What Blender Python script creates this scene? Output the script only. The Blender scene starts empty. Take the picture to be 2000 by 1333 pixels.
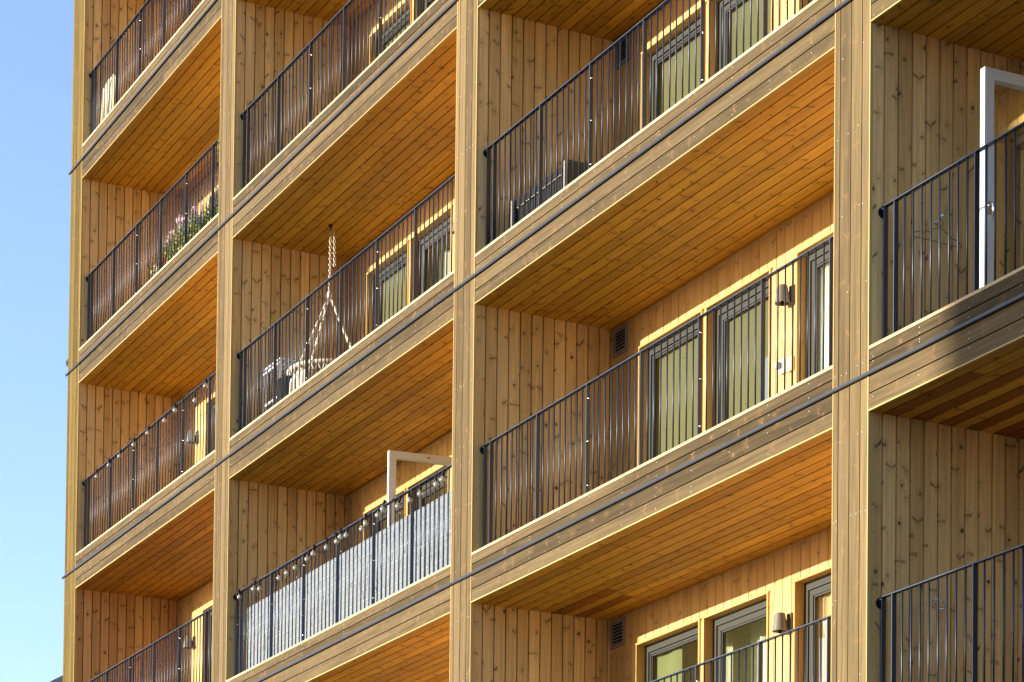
import bpy, math, random
from mathutils import Vector, Matrix
rnd = random.Random(7)
scene = bpy.context.scene
COL = scene.collection
PI = math.pi

# ------------------------------------------------------------------ dimensions
BAYS = [(0.0, 5.732), (6.238, 12.629), (13.106, 19.489), (19.973, 26.356)]
STOREYS = [range(-1, 5), range(0, 5), range(1, 6), range(2, 6)]
H = 3.0
OPEN = 2.512          # clear height of a balcony opening
D = 1.575             # balcony depth
X_LEFT, X_RIGHT = -0.53, 26.84
Z_GROUND = -17.4
Z_TOP = 5.6
SUN = Vector((-0.36, -1.0, 0.178)).normalized()      # towards the sun

# ------------------------------------------------------------------ node helpers
class NT:
    def __init__(self, name):
        self.m = bpy.data.materials.new(name)
        self.m.use_nodes = True
        self.t = self.m.node_tree
        self.t.nodes.clear()
        self.out = self.t.nodes.new('ShaderNodeOutputMaterial')
    def n(self, kind, **kw):
        nd = self.t.nodes.new(kind)
        for k, v in kw.items():
            setattr(nd, k, v)
        return nd
    def put(self, sock, v):
        if isinstance(v, bpy.types.NodeSocket):
            self.t.links.new(v, sock)
        elif v is not None:
            if isinstance(v, (tuple, list)) and len(v) == 3 and sock.type == 'RGBA':
                v = (*v, 1)
            sock.default_value = v
    def math(self, op, a, b=None, c=None, clamp=False):
        nd = self.n('ShaderNodeMath', operation=op, use_clamp=clamp)
        self.put(nd.inputs[0], a)
        if b is not None: self.put(nd.inputs[1], b)
        if c is not None: self.put(nd.inputs[2], c)
        return nd.outputs[0]
    def mul(self, a, b): return self.math('MULTIPLY', a, b)
    def add(self, a, b): return self.math('ADD', a, b)
    def sub(self, a, b): return self.math('SUBTRACT', a, b)
    def step(self, x, lo, hi):            # smooth 0..1 from lo to hi
        nd = self.n('ShaderNodeMapRange', interpolation_type='SMOOTHSTEP')
        self.put(nd.inputs[0], x); self.put(nd.inputs[1], lo); self.put(nd.inputs[2], hi)
        return nd.outputs[0]
    def mix(self, f, a, b, mode='MIX'):
        nd = self.n('ShaderNodeMix', data_type='RGBA', blend_type=mode)
        self.put(nd.inputs[0], f); self.put(nd.inputs[6], a); self.put(nd.inputs[7], b)
        return nd.outputs[2]
    def xyz(self, x, y, z=0.0):
        nd = self.n('ShaderNodeCombineXYZ')
        self.put(nd.inputs[0], x); self.put(nd.inputs[1], y); self.put(nd.inputs[2], z)
        return nd.outputs[0]
    def sep(self, v):
        nd = self.n('ShaderNodeSeparateXYZ'); self.put(nd.inputs[0], v)
        return nd.outputs
    def noise(self, vec, scale=1.0, detail=3.0, rough=0.5):
        nd = self.n('ShaderNodeTexNoise')
        self.put(nd.inputs['Vector'], vec); nd.inputs['Scale'].default_value = scale
        nd.inputs['Detail'].default_value = detail; nd.inputs['Roughness'].default_value = rough
        return nd.outputs[0]
    def principled(self, color, rough=0.6, metal=0.0, spec=0.5, bump=None, bump_d=0.002):
        p = self.n('ShaderNodeBsdfPrincipled')
        self.put(p.inputs['Base Color'], color)
        self.put(p.inputs['Roughness'], rough)
        p.inputs['Metallic'].default_value = metal
        p.inputs['Specular IOR Level'].default_value = spec
        if bump is not None:
            b = self.n('ShaderNodeBump'); b.inputs['Strength'].default_value = 0.5
            b.inputs['Distance'].default_value = bump_d
            self.put(b.inputs['Height'], bump)
            self.t.links.new(b.outputs[0], p.inputs['Normal'])
        self.t.links.new(p.outputs[0], self.out.inputs[0])
        return p

def plain(name, color, rough=0.6, metal=0.0, spec=0.5, var=0.12, scale=6.0):
    w = NT(name)
    tc = w.n('ShaderNodeTexCoord')
    nz = w.noise(tc.outputs['Object'], scale, 4.0, 0.6)
    k = w.add(1.0 - var, w.mul(nz, 2 * var))
    col = w.mix(1.0, color, w.xyz(k, k, k), 'MULTIPLY')
    w.principled(col, w.add(rough - 0.06, w.mul(nz, 0.12)), metal, spec)
    return w.m

def wood(name, light, dark, knot, knot_amt=0.8, ku=2.4, kv=8.5, grain=0.16, patch=0.0, patch_col=(1, 1, 1),
         rough=0.6, tone=1.0, reddish=(0.55, 0.36, 0.28), spec=0.3):
    """Planks: UV is metres along (u) and across (v) with an own offset per board; 'brd' is a number per board."""
    w = NT(name)
    uv = w.n('ShaderNodeUVMap'); uv.uv_map = 'UVMap'
    u, v, _ = w.sep(uv.outputs[0])
    at = w.n('ShaderNodeAttribute', attribute_name='brd'); brd = at.outputs['Fac']
    at2 = w.n('ShaderNodeAttribute', attribute_name='red'); red = at2.outputs['Fac']
    # a slow wander so that grain lines are not ruler straight
    wander = w.mul(w.sub(w.noise(w.xyz(w.mul(u, 1.7), w.mul(v, 5.0)), 1.0, 2.0), 0.5), 0.05)
    vv = w.add(v, wander)
    broad = w.noise(w.xyz(w.mul(u, 0.45), w.mul(vv, 11.0)), 1.0, 3.0, 0.55)
    fine = w.noise(w.xyz(w.mul(u, 1.6), w.mul(vv, 75.0)), 1.0, 3.0, 0.6)
    f = w.math('ADD', w.mul(w.sub(brd, 0.5), tone), w.add(w.mul(w.sub(broad, 0.5), 1.3), 0.5), clamp=True)
    col = w.mix(f, dark, light)
    mid = w.noise(w.xyz(w.mul(u, 1.1), w.mul(vv, 36.0)), 1.0, 2.0, 0.5)
    g = w.add(1.0 - grain, w.mul(w.add(w.mul(fine, 0.5), w.mul(w.sub(mid, 0.5), 1.1)), grain * 2))
    g = w.math('MAXIMUM', w.add(g, grain * 0.5), 0.3)
    col = w.mix(1.0, col, w.xyz(g, g, g), 'MULTIPLY')
    # knots
    vor = w.n('ShaderNodeTexVoronoi', voronoi_dimensions='2D', feature='F1')
    vor.inputs['Scale'].default_value = 1.0
    U, V = w.mul(u, ku), w.mul(v, kv)
    w.put(vor.inputs['Vector'], w.xyz(U, V))
    px, py, _ = w.sep(vor.outputs['Position'])
    cr, cg, cb = w.sep(vor.outputs['Color'])
    # some boards are knotty, some nearly clear
    cr = w.add(cr, w.mul(w.math('FRACT', w.mul(brd, 7.31)), 0.42))
    cr = w.math('MULTIPLY', cr, 0.86)
    du = w.math('DIVIDE', w.sub(U, px), ku)
    dv = w.math('DIVIDE', w.sub(V, py), kv)
    wob = w.mul(w.sub(w.noise(w.xyz(w.mul(u, 40.0), w.mul(v, 40.0)), 1.0, 2.0), 0.5), 0.012)
    adv = w.math('ABSOLUTE', dv)
    # round knots
    size = w.add(0.009, w.mul(cg, 0.013))
    rr = w.math('SQRT', w.add(w.mul(w.mul(du, du), 1.0), w.mul(w.mul(dv, dv), 1.1)))
    rk = w.sub(1.0, w.step(w.math('DIVIDE', w.add(rr, w.mul(wob, 0.6)), size), 0.55, 1.25))
    rk = w.mul(rk, w.math('LESS_THAN', cr, 0.42))
    # spike knots: slanting dark wings, like a moustache
    sl = w.sub(w.mul(cb, 1.7), 0.45)
    c = w.sub(w.add(du, wob), w.mul(adv, sl))
    thick = w.mul(w.add(0.006, w.mul(adv, 0.20)), w.add(0.6, cg))
    wing = w.sub(1.0, w.step(w.math('DIVIDE', w.math('ABSOLUTE', c), thick), 0.4, 1.3))
    wing = w.mul(wing, w.sub(1.0, w.step(adv, 0.042, 0.062)))
    wing = w.mul(wing, w.math('GREATER_THAN', w.add(w.mul(dv, w.sub(cg, 0.5)), 0.006), 0.0))
    wing = w.mul(wing, w.math('GREATER_THAN', cr, 0.42))
    wing = w.mul(wing, w.math('LESS_THAN', cr, 0.84))
    # swirl of grain round a knot
    halo = w.sub(1.0, w.step(w.math('SQRT', w.add(w.mul(w.mul(du, du), 0.30), w.mul(dv, dv))), 0.012, 0.045))
    halo = w.mul(w.mul(halo, w.math('LESS_THAN', cr, 0.84)), 0.22)
    kf = w.math('MAXIMUM', w.math('MAXIMUM', rk, w.mul(wing, 0.85)), halo)
    kf = w.mul(kf, w.add(0.55, w.mul(cb, 0.45)))
    col = w.mix(w.mul(kf, knot_amt), col, knot)
    # pin knots
    v2 = w.n('ShaderNodeTexVoronoi', voronoi_dimensions='2D', feature='F1')
    v2.inputs['Scale'].default_value = 1.0
    w.put(v2.inputs['Vector'], w.xyz(w.mul(u, 11.0), w.mul(v, 13.0)))
    pin = w.mul(w.sub(1.0, w.step(v2.outputs['Distance'], 0.035, 0.075)), w.math('GREATER_THAN', w.sep(v2.outputs['Color'])[0], 0.62))
    col = w.mix(w.mul(pin, 0.6 * knot_amt), col, knot)
    if patch > 0:
        p1 = w.step(w.noise(w.xyz(w.mul(u, 2.2), w.mul(v, 16.0)), 1.0, 4.0, 0.65), 0.54, 0.78)
        col = w.mix(w.mul(p1, patch), col, patch_col)
    col = w.mix(red, col, w.mix(1.0, col, reddish, 'MULTIPLY'))
    w.principled(col, w.add(rough - 0.05, w.mul(fine, 0.15)), 0.0, spec, bump=fine, bump_d=0.0006)
    return w.m

M = {}
M['facade'] = wood('weathered_facade_wood', (0.146, 0.105, 0.051), (0.058, 0.042, 0.0205), (0.24, 0.135, 0.062), 0.85,
                   ku=2.8, kv=9.0, grain=0.54, patch=0.5, patch_col=(0.180, 0.138, 0.074), rough=0.72, tone=0.8, spec=0.10)
M['pillar'] = wood('weathered_pillar_wood', (0.208, 0.150, 0.072), (0.100, 0.071, 0.033), (0.25, 0.145, 0.062), 0.8,
                   ku=2.6, kv=9.0, grain=0.48, patch=0.45, patch_col=(0.225, 0.172, 0.092), rough=0.72, tone=0.9, spec=0.10)
M['corner'] = wood('golden_corner_wood', (0.155, 0.108, 0.028), (0.080, 0.054, 0.013), (0.22, 0.128, 0.036), 0.7,
                   ku=2.6, kv=9.0, grain=0.44, patch=0.35, patch_col=(0.215, 0.162, 0.06), rough=0.72, tone=0.9, spec=0.08)
M['raw'] = wood('raw_edge_wood', (0.56, 0.41, 0.15), (0.46, 0.32, 0.10), (0.45, 0.25, 0.08), 0.3, grain=0.08)
M['cap'] = wood('raw_cap_wood', (0.66, 0.54, 0.32), (0.52, 0.40, 0.22), (0.35, 0.20, 0.09), 0.5, grain=0.12)
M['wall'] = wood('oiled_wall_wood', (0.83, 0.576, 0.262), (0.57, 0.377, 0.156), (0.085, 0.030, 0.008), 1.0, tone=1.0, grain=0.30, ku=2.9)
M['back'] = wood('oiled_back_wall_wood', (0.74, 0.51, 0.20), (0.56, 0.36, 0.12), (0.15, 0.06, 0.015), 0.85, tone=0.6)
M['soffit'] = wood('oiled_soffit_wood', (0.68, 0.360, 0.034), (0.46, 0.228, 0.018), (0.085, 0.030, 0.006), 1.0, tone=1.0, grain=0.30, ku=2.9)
M['trim'] = wood('window_trim_wood', (0.66, 0.42, 0.13), (0.54, 0.32, 0.09), (0.25, 0.11, 0.03), 0.5, grain=0.1)
M['floor'] = wood('deck_floor_wood', (0.55, 0.41, 0.25), (0.42, 0.30, 0.17), (0.14, 0.07, 0.03), 0.6)
M['gap'] = plain('dark_joint_and_shade', (0.012, 0.010, 0.008), 0.9)
M['steel'] = plain('railing_steel', (0.046, 0.062, 0.098), 0.40, 0.60, 0.5, var=0.2, scale=25)
M['strip'] = plain('strip_steel', (0.014, 0.018, 0.028), 0.40, 0.0, 0.45, var=0.2, scale=8)
M['chrome'] = plain('bright_steel', (0.75, 0.75, 0.76), 0.22, 1.0, 0.5, var=0.05)
M['screw'] = plain('screw_head', (0.82, 0.83, 0.85), 0.5, 0.0, 0.6, var=0.03)
M['wframe'] = plain('window_frame_paint', (0.050, 0.053, 0.043), 0.5, 0.0, 0.2, var=0.06)
M['wdark'] = plain('window_gasket', (0.02, 0.02, 0.022), 0.6)
M['white'] = plain('white_paint', (0.76, 0.80, 0.84), 0.4, 0.0, 0.5, var=0.03)
M['lamp'] = plain('lamp_shell', (0.17, 0.155, 0.135), 0.5, 0.0, 0.5, var=0.06)
M['lamp_in'] = plain('lamp_reflector', (0.75, 0.62, 0.36), 0.4)
M['vent'] = plain('vent_metal', (0.26, 0.255, 0.26), 0.5, 0.0, 0.5, var=0.06)
M['black'] = plain('black_plastic', (0.006, 0.006, 0.007), 0.7, 0.0, 0.2)
M['room'] = plain('room_paint', (0.86, 0.85, 0.70), 0.8, var=0.04, scale=1.5)
M['roomfloor'] = plain('room_floor', (0.55, 0.45, 0.32), 0.5)
M['curtain'] = plain('curtain_cloth', (0.72, 0.74, 0.60), 0.85, var=0.06)
M['blind'] = plain('blind_cloth', (0.195, 0.192, 0.120), 0.9, var=0.05)
M['curtain_beige'] = plain('beige_curtain_cloth', (0.62, 0.48, 0.32), 0.85, var=0.05)
M['room_green'] = plain('bright_room_green', (0.25, 0.28, 0.15), 0.9, var=0.05)  # brightness of the room behind, put into a sheet's colour
M['curtain_white'] = plain('white_curtain_cloth', (0.80, 0.80, 0.78), 0.85, var=0.05)
M['rope'] = plain('cotton_rope', (0.72, 0.65, 0.52), 0.9, var=0.25, scale=60)
M['weave'] = plain('sunlit_weave_tone', (0.36, 0.32, 0.25), 0.7, var=0.3, scale=60)  # sunlight on the weave put into the colour
M['chain'] = plain('chain_metal', (0.62, 0.58, 0.48), 0.4, 0.7, 0.5)
M['cream'] = plain('cream_cloth', (0.75, 0.66, 0.42), 0.9, var=0.15, scale=20)
M['leaf'] = plain('leaf_green', (0.10, 0.17, 0.04), 0.6, var=0.4, scale=30)
M['leaf_y'] = plain('leaf_yellow_green', (0.30, 0.34, 0.05), 0.6, var=0.3, scale=30)
M['pink'] = plain('pink_petal', (0.78, 0.48, 0.52), 0.7, var=0.15, scale=40)
M['redf'] = plain('red_petal', (0.62, 0.03, 0.03), 0.6)
M['violet'] = plain('violet_petal', (0.32, 0.22, 0.55), 0.7, var=0.2, scale=40)
M['creamf'] = plain('cream_petal', (0.74, 0.70, 0.52), 0.7, var=0.15, scale=40)
M['pot'] = plain('planter_plastic', (0.10, 0.085, 0.07), 0.6)
M['cable'] = plain('cable_rubber', (0.015, 0.015, 0.015), 0.6)
M['render'] = plain('plaster_wall', (0.34, 0.33, 0.32), 0.85, var=0.08, scale=0.6)
M['roof'] = plain('slate_roof', (0.10, 0.11, 0.135), 0.7, var=0.15, scale=2.0)
M['grey_frame'] = plain('grey_plastic', (0.42, 0.44, 0.47), 0.5)

def glass_mat(name, tint, ior):
    w = NT(name)
    fr = w.n('ShaderNodeFresnel'); fr.inputs['IOR'].default_value = ior
    gl = w.n('ShaderNodeBsdfGlossy'); gl.inputs['Roughness'].default_value = 0.005
    gl.inputs['Color'].default_value = (0.93, 0.97, 0.93, 1)
    tr = w.n('ShaderNodeBsdfTransparent'); tr.inputs['Color'].default_value = (*tint, 1)
    mx = w.n('ShaderNodeMixShader')
    w.t.links.new(fr.outputs[0], mx.inputs[0]); w.t.links.new(tr.outputs[0], mx.inputs[1])
    w.t.links.new(gl.outputs[0], mx.inputs[2]); w.t.links.new(mx.outputs[0], w.out.inputs[0])
    return w.m
M['glass'] = glass_mat('window_glass', (0.92, 0.95, 0.86), 2.5)
M['clear'] = glass_mat('clear_glass', (0.90, 0.92, 0.88), 1.5)

def bulb_mat():
    w = NT('bulb_glass')
    fr = w.n('ShaderNodeFresnel'); fr.inputs['IOR'].default_value = 1.9
    gl = w.n('ShaderNodeBsdfGlossy'); gl.inputs['Roughness'].default_value = 0.16
    tr = w.n('ShaderNodeBsdfTransparent'); tr.inputs['Color'].default_value = (0.95, 0.95, 0.93, 1)
    df = w.n('ShaderNodeBsdfDiffuse'); df.inputs['Color'].default_value = (0.85, 0.84, 0.80, 1)
    m0 = w.n('ShaderNodeMixShader'); m0.inputs[0].default_value = 0.28
    w.t.links.new(tr.outputs[0], m0.inputs[1]); w.t.links.new(df.outputs[0], m0.inputs[2])
    mx = w.n('ShaderNodeMixShader')
    w.t.links.new(fr.outputs[0], mx.inputs[0]); w.t.links.new(m0.outputs[0], mx.inputs[1])
    w.t.links.new(gl.outputs[0], mx.inputs[2]); w.t.links.new(mx.outputs[0], w.out.inputs[0])
    return w.m
M['bulb'] = bulb_mat()

def wicker_mat():
    w = NT('wicker_weave')
    tc = w.n('ShaderNodeTexCoord')
    x, y, z = w.sep(tc.outputs['Object'])
    a = w.math('SINE', w.mul(w.add(x, y), 300.0)); b = w.math('SINE', w.mul(z, 260.0))
    h = w.mul(a, b)
    col = w.mix(w.step(h, -0.3, 0.5), (0.012, 0.011, 0.010), (0.060, 0.050, 0.040))
    w.principled(col, 0.42, 0.0, 0.6, bump=h, bump_d=0.004)
    return w.m
M['wicker'] = wicker_mat()

def screen_mat():
    w = NT('screen_slats')
    tc = w.n('ShaderNodeTexCoord')
    x, y, z = w.sep(tc.outputs['Object'])
    nz = w.noise(w.xyz(w.mul(x, 55.0), 0.0, w.mul(z, 0.7)), 1.0, 2.0)
    k = w.add(0.82, w.mul(nz, 0.36))
    col = w.mix(1.0, (0.155, 0.195, 0.24), w.xyz(k, k, k), 'MULTIPLY')
    w.principled(col, 0.55)
    return w.m
M['screen'] = screen_mat()

# ------------------------------------------------------------------ mesh builder
class MB:
    def __init__(self):
        self.v, self.f, self.uv, self.mi, self.brd, self.red, self.sm = [], [], [], [], [], [], []
        self.mats = []
    def mat(self, m):
        if m not in self.mats: self.mats.append(m)
        return self.mats.index(m)
    def face(self, pts, m, uvs=None, brd=0.5, red=0.0, smooth=False):
        i = len(self.v)
        self.v += [tuple(p) for p in pts]
        self.f.append(list(range(i, i + len(pts))))
        self.uv.append(uvs or [(p[0] + p[1], p[2]) for p in pts])
        self.mi.append(self.mat(m)); self.brd.append(brd); self.red.append(red); self.sm.append(smooth)
    def mesh(self, verts, faces, m, smooth=True):
        i = len(self.v)
        self.v += [tuple(p) for p in verts]
        k = self.mat(m)
        for f in faces:
            self.f.append([a + i for a in f])
            self.uv.append([(verts[a][0] + verts[a][1], verts[a][2]) for a in f])
            self.mi.append(k); self.brd.append(0.5); self.red.append(0.0); self.sm.append(smooth)
    def box(self, a, b, m, along=None, brd=None, red=0.0):
        (x0, y0, z0), (x1, y1, z1) = a, b
        brd = rnd.random() if brd is None else brd
        o = (rnd.uniform(0, 50), rnd.uniform(0, 50))
        if along is None:
            along = max(range(3), key=lambda k: abs(b[k] - a[k]))
        P = [(x0, y0, z0), (x1, y0, z0), (x1, y1, z0), (x0, y1, z0), (x0, y0, z1), (x1, y0, z1), (x1, y1, z1), (x0, y1, z1)]
        for q in ((0, 1, 5, 4), (1, 2, 6, 5), (2, 3, 7, 6), (3, 0, 4, 7), (4, 5, 6, 7), (3, 2, 1, 0)):
            pts = [P[k] for k in q]
            other = [k for k in range(3) if k != along and max(p[k] for p in pts) - min(p[k] for p in pts) > 1e-9]
            oc = other[0] if other else (along + 1) % 3
            self.face(pts, m, [(p[along] + o[0], p[oc] + o[1]) for p in pts], brd, red)
    def boards(self, org, U, V, N, length, edges, m, groove=0.009, depth=0.012, splits=0.0, redp=0.0, redmap=None, gapmat=None):
        """A field of planks: U along them, V across, N the face normal. edges: plank limits across V."""
        org, U, V, N = Vector(org), Vector(U), Vector(V), Vector(N)
        gm = gapmat or M['gap']
        flip = U.cross(V).dot(N) < 0
        def q(p, mm, uv, brd=0.5, red=0.0):
            if flip: p = p[::-1]; uv = uv[::-1] if uv else uv
            self.face(p, mm, uv, brd, red)
        g = groove / 2
        v0, v1 = edges[0], edges[-1]
        b = org - N * depth
        q([b + V * v0, b + U * length + V * v0, b + U * length + V * v1, b + V * v1], gm, None)
        for i in range(len(edges) - 1):
            a, c = edges[i], edges[i + 1]
            ea = a + (g if i else 0.0); ec = c - (g if i < len(edges) - 2 else 0.0)
            cuts = [0.0, length]
            if rnd.random() < splits: cuts = [0.0, length * rnd.uniform(0.2, 0.8), length]
            if redmap and i in redmap: cuts = [0.0, redmap[i], length]
            for k in range(len(cuts) - 1):
                s, e = cuts[k], cuts[k + 1]
                if k: s += 0.003
                br = rnd.random()
                rd = (0.6 if rnd.random() < redp else 0.0)
                if redmap and i in redmap: rd = 0.95 if k == 0 else 0.0
                ou, ov = rnd.uniform(0, 60), rnd.uniform(0, 60)
                uv = lambda uu, v_: (uu + ou, v_ - a + ov)
                A, B = org + U * s + V * ea, org + U * e + V * ea
                C_, D_ = org + U * e + V * ec, org + U * s + V * ec
                q([A, B, C_, D_], m, [uv(s, ea), uv(e, ea), uv(e, ec), uv(s, ec)], br, rd)
                n = N * depth
                q([A - n, B - n, B, A], m, [uv(s, ea), uv(e, ea), uv(e, ea), uv(s, ea)], br, rd)
                q([D_, C_, C_ - n, D_ - n], m, [uv(s, ec), uv(e, ec), uv(e, ec), uv(s, ec)], br, rd)
    def tube(self, pts, r, m, n=8, r1=None, cap=True, smooth=True):
        pts = [Vector(p) for p in pts]
        rings = []
        prev = None
        for i, p in enumerate(pts):
            t = (pts[min(i + 1, len(pts) - 1)] - pts[max(i - 1, 0)]).normalized()
            if prev is None:
                a = t.orthogonal().normalized()
            else:
                a = (prev - t * prev.dot(t)).normalized()
            prev = a
            b = t.cross(a)
            rr = r if r1 is None else r + (r1 - r) * i / (len(pts) - 1)
            rings.append([p + (a * math.cos(2 * PI * k / n) + b * math.sin(2 * PI * k / n)) * rr for k in range(n)])
        vs = [p for ring in rings for p in ring]
        fs = []
        for i in range(len(rings) - 1):
            for k in range(n):
                fs.append([i * n + k, i * n + (k + 1) % n, (i + 1) * n + (k + 1) % n, (i + 1) * n + k])
        if cap:
            fs.append(list(range(n))[::-1]); fs.append([(len(rings) - 1) * n + k for k in range(n)])
        self.mesh(vs, fs, m, smooth)
    def lathe(self, org, axis, prof, m, n=16, smooth=True):
        """prof: list of (distance along axis, radius)"""
        org, axis = Vector(org), Vector(axis).normalized()
        a = axis.orthogonal().normalized(); b = axis.cross(a)
        vs, fs = [], []
        for (t, r) in prof:
            for k in range(n):
                vs.append(org + axis * t + (a * math.cos(2 * PI * k / n) + b * math.sin(2 * PI * k / n)) * max(r, 1e-5))
        for i in range(len(prof) - 1):
            for k in range(n):
                fs.append([i * n + k, i * n + (k + 1) % n, (i + 1) * n + (k + 1) % n, (i + 1) * n + k])
        self.mesh(vs, fs, m, smooth)
    def ball(self, c, r, m, n=10, sq=(1, 1, 1)):
        vs, fs = [], []
        rows = n // 2 + 1
        for i in range(rows):
            th = PI * i / (rows - 1)
            for k in range(n):
                ph = 2 * PI * k / n
                vs.append(Vector(c) + Vector((r * sq[0] * math.sin(th) * math.cos(ph), r * sq[1] * math.sin(th) * math.sin(ph), r * sq[2] * math.cos(th))))
        for i in range(rows - 1):
            for k in range(n):
                fs.append([i * n + k, (i + 1) * n + k, (i + 1) * n + (k + 1) % n, i * n + (k + 1) % n])
        self.mesh(vs, fs, m, True)
    def build(self, name, parent=None, origin=None):
        me = bpy.data.meshes.new(name)
        o = Vector(origin) if origin is not None else Vector((0, 0, 0))
        me.from_pydata([tuple(Vector(p) - o) for p in self.v], [], self.f)
        for m in self.mats: me.materials.append(m)
        uvl = me.uv_layers.new(name='UVMap')
        flat = [c for f in self.uv for p in f for c in p]
        uvl.data.foreach_set('uv', flat)
        me.polygons.foreach_set('material_index', self.mi)
        me.polygons.foreach_set('use_smooth', self.sm)
        a = me.attributes.new('brd', 'FLOAT', 'FACE'); a.data.foreach_set('value', self.brd)
        a = me.attributes.new('red', 'FLOAT', 'FACE'); a.data.foreach_set('value', self.red)
        me.update()
        ob = bpy.data.objects.new(name, me)
        COL.objects.link(ob)
        ob.location = o
        if parent is not None:
            ob.parent = parent
            ob.location = o - world_loc(parent)
        return ob

def world_loc(o):
    l = Vector(o.location)
    while o.parent is not None:
        o = o.parent; l = l + Vector(o.location)
    return l

def tag(o, label=None, cat=None, group=None, kind=None):
    if label: o['label'] = label
    if cat: o['category'] = cat
    if group: o['group'] = group
    if kind: o['kind'] = kind
    return o

def thing(name, loc, label, cat, group=None):
    o = bpy.data.objects.new(name, None)
    COL.objects.link(o); o.location = loc
    o.empty_display_size = 0.2
    return tag(o, label, cat, group)

def empty_part(name, loc, parent, label=None):
    o = bpy.data.objects.new(name, None)
    COL.objects.link(o); o.parent = parent
    o.location = Vector(loc) - world_loc(parent); o.empty_display_size = 0.1
    if label: o['label'] = label
    return o

def edges_of(total, w, first=None):
    e = [0.0]
    x = first or w
    while x < total - 0.02:
        e.append(x); x += w
    e.append(total)
    return e

# ------------------------------------------------------------------ the building
bld = thing('apartment_building', (13, 0, Z_GROUND), 'timber clad apartment block with a grid of recessed wooden balconies', 'building')

def screw(mb, x, z, y, r=0.0055):
    y -= 0.0025
    mb.face([(x + r * math.cos(-2 * PI * k / 6), y, z + r * math.sin(-2 * PI * k / 6)) for k in range(6)][::-1], M['screw'])

def pillar(x0, x1, m, trim_l=True, trim_r=True):
    w = x1 - x0
    k = w / 0.485
    t = 0.010
    E = [x0 + (t if trim_l else 0), x0 + 0.078 * k, x0 + 0.228 * k, x0 + 0.374 * k, x1 - (t if trim_r else 0)]
    mb = MB()
    zs = [Z_GROUND] + [-H * s - 0.202 for s in range(5, -2, -1)] + [Z_TOP]
    for i in range(len(zs) - 1):
        z0, z1 = zs[i] + 0.002, zs[i + 1] - 0.002
        mb.boards((0, -0.004, z0), (0, 0, 1), (1, 0, 0), (0, -1, 0), z1 - z0, E, m, 0.010, 0.014)
        z = z0 + 0.10
        while z < z1:
            for j in range(4):
                for q in (0.25, 0.75):
                    xx = E[j] + (E[j + 1] - E[j]) * q
                    if rnd.random() < 0.45: screw(mb, xx + rnd.uniform(-.01, .01), z + rnd.uniform(-.012, .012), -0.004, 0.0037)
            z += 0.62
    for side, on_ in ((0, trim_l), (1, trim_r)):
        if on_:
            xa = x0 if side == 0 else x1 - t
            mb.box((xa, -0.006, Z_GROUND), (xa + t, 0.022, Z_TOP), M['raw'], along=2)
    return mb.build('pillar', bld)

pillar(X_LEFT, 0.0, M['corner'], False, True)
for i in range(3):
    pillar(BAYS[i][1], BAYS[i + 1][0], M['pillar'])
pillar(BAYS[3][1], X_RIGHT, M['pillar'])

def beam(x0, x1, z0):
    mb = MB()
    L = x1 - x0
    mb.box((x0, -0.006, z0 - 0.016), (x1, 0.10, z0 + 0.009), M['cap'], along=0)
    mb.boards((x0, 0, z0), (1, 0, 0), (0, 0, 1), (0, -1, 0), L, [-0.200, -0.105, -0.018], M['facade'], 0.010, 0.014, splits=0.35)
    mb.boards((x0, 0, z0), (1, 0, 0), (0, 0, 1), (0, -1, 0), L, [-0.476, -0.353, -0.204], M['facade'], 0.010, 0.014, splits=0.35)
    mb.box((x0, -0.004, z0 - 0.489), (x1, 0.022, z0 - 0.478), M['raw'], along=0)
    x = x0 + 0.05
    while x < x1:
        for dz in (-0.035, -0.082, -0.125, -0.150, -0.265, -0.325, -0.39, -0.445):
            if rnd.random() < 0.5: screw(mb, x + rnd.uniform(-.012, .012), z0 + dz + rnd.uniform(-.01, .01), 0.0, 0.0037)
        x += 0.60
    return mb.build('floor_beam', bld)

for b, (x0, x1) in enumerate(BAYS):
    for s in STOREYS[b]:
        beam(x0, x1, -H * s)
    smin, smax = STOREYS[b][0], STOREYS[b][-1]

# dark steel strip that runs round the facade at every floor
for s in range(-1, 6):
    mb = MB()
    z = -H * s
    mb.box((X_LEFT - 0.07, -0.024, z - 0.213), (X_RIGHT, 0.0, z - 0.192), M['strip'], along=0)
    mb.box((X_LEFT - 0.066, -0.022, z - 0.222), (X_RIGHT, -0.006, z - 0.213), M['gap'], along=0)  # black bar standing in for the shadow under the strip
    mb.build('drip_strip', bld)
mb = MB()
mb.box((X_LEFT - 0.20, 0.02, -2.985), (X_LEFT, 0.10, -2.945), M['strip'])
mb.box((X_LEFT - 0.20, 0.03, -3.02), (X_LEFT - 0.13, 0.09, -2.985), M['strip'])
mb.build('wall_bracket', bld)

# windows and doors, offsets from a bay's left edge: (x0, x1, kind)
OPENINGS = [[(1.04, 2.18, 'door'), (2.35, 3.6, 'fixed')],
            [(0.555, 1.794, 'fixed'), (1.855, 3.010, 'door'), (3.437, 4.60, 'door')],
            [(0.555, 1.794, 'fixed'), (1.855, 3.010, 'door'), (3.437, 4.60, 'door')],
            [(0.555, 1.794, 'door'), (1.855, 3.010, 'door'), (3.437, 4.60, 'door')]]
TOPW = 2.145
REC = 0.083
OPEN_LEAF = {(1, 3, 2), (3, 3, 0)}      # leaves that stand open

def ring(mb, x0, x1, z0, z1, y0, y1, w, m, bottom=True):
    """a rectangular frame; stiles run full height"""
    mb.box((x0, y0, z0), (x0 + w, y1, z1), m, along=2)
    mb.box((x1 - w, y0, z0), (x1, y1, z1), m, along=2)
    mb.box((x0 + w, y0, z1 - w), (x1 - w, y1, z1), m, along=0)
    if bottom: mb.box((x0 + w, y0, z0), (x1 - w, y1, z0 + w), m, along=0)

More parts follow.
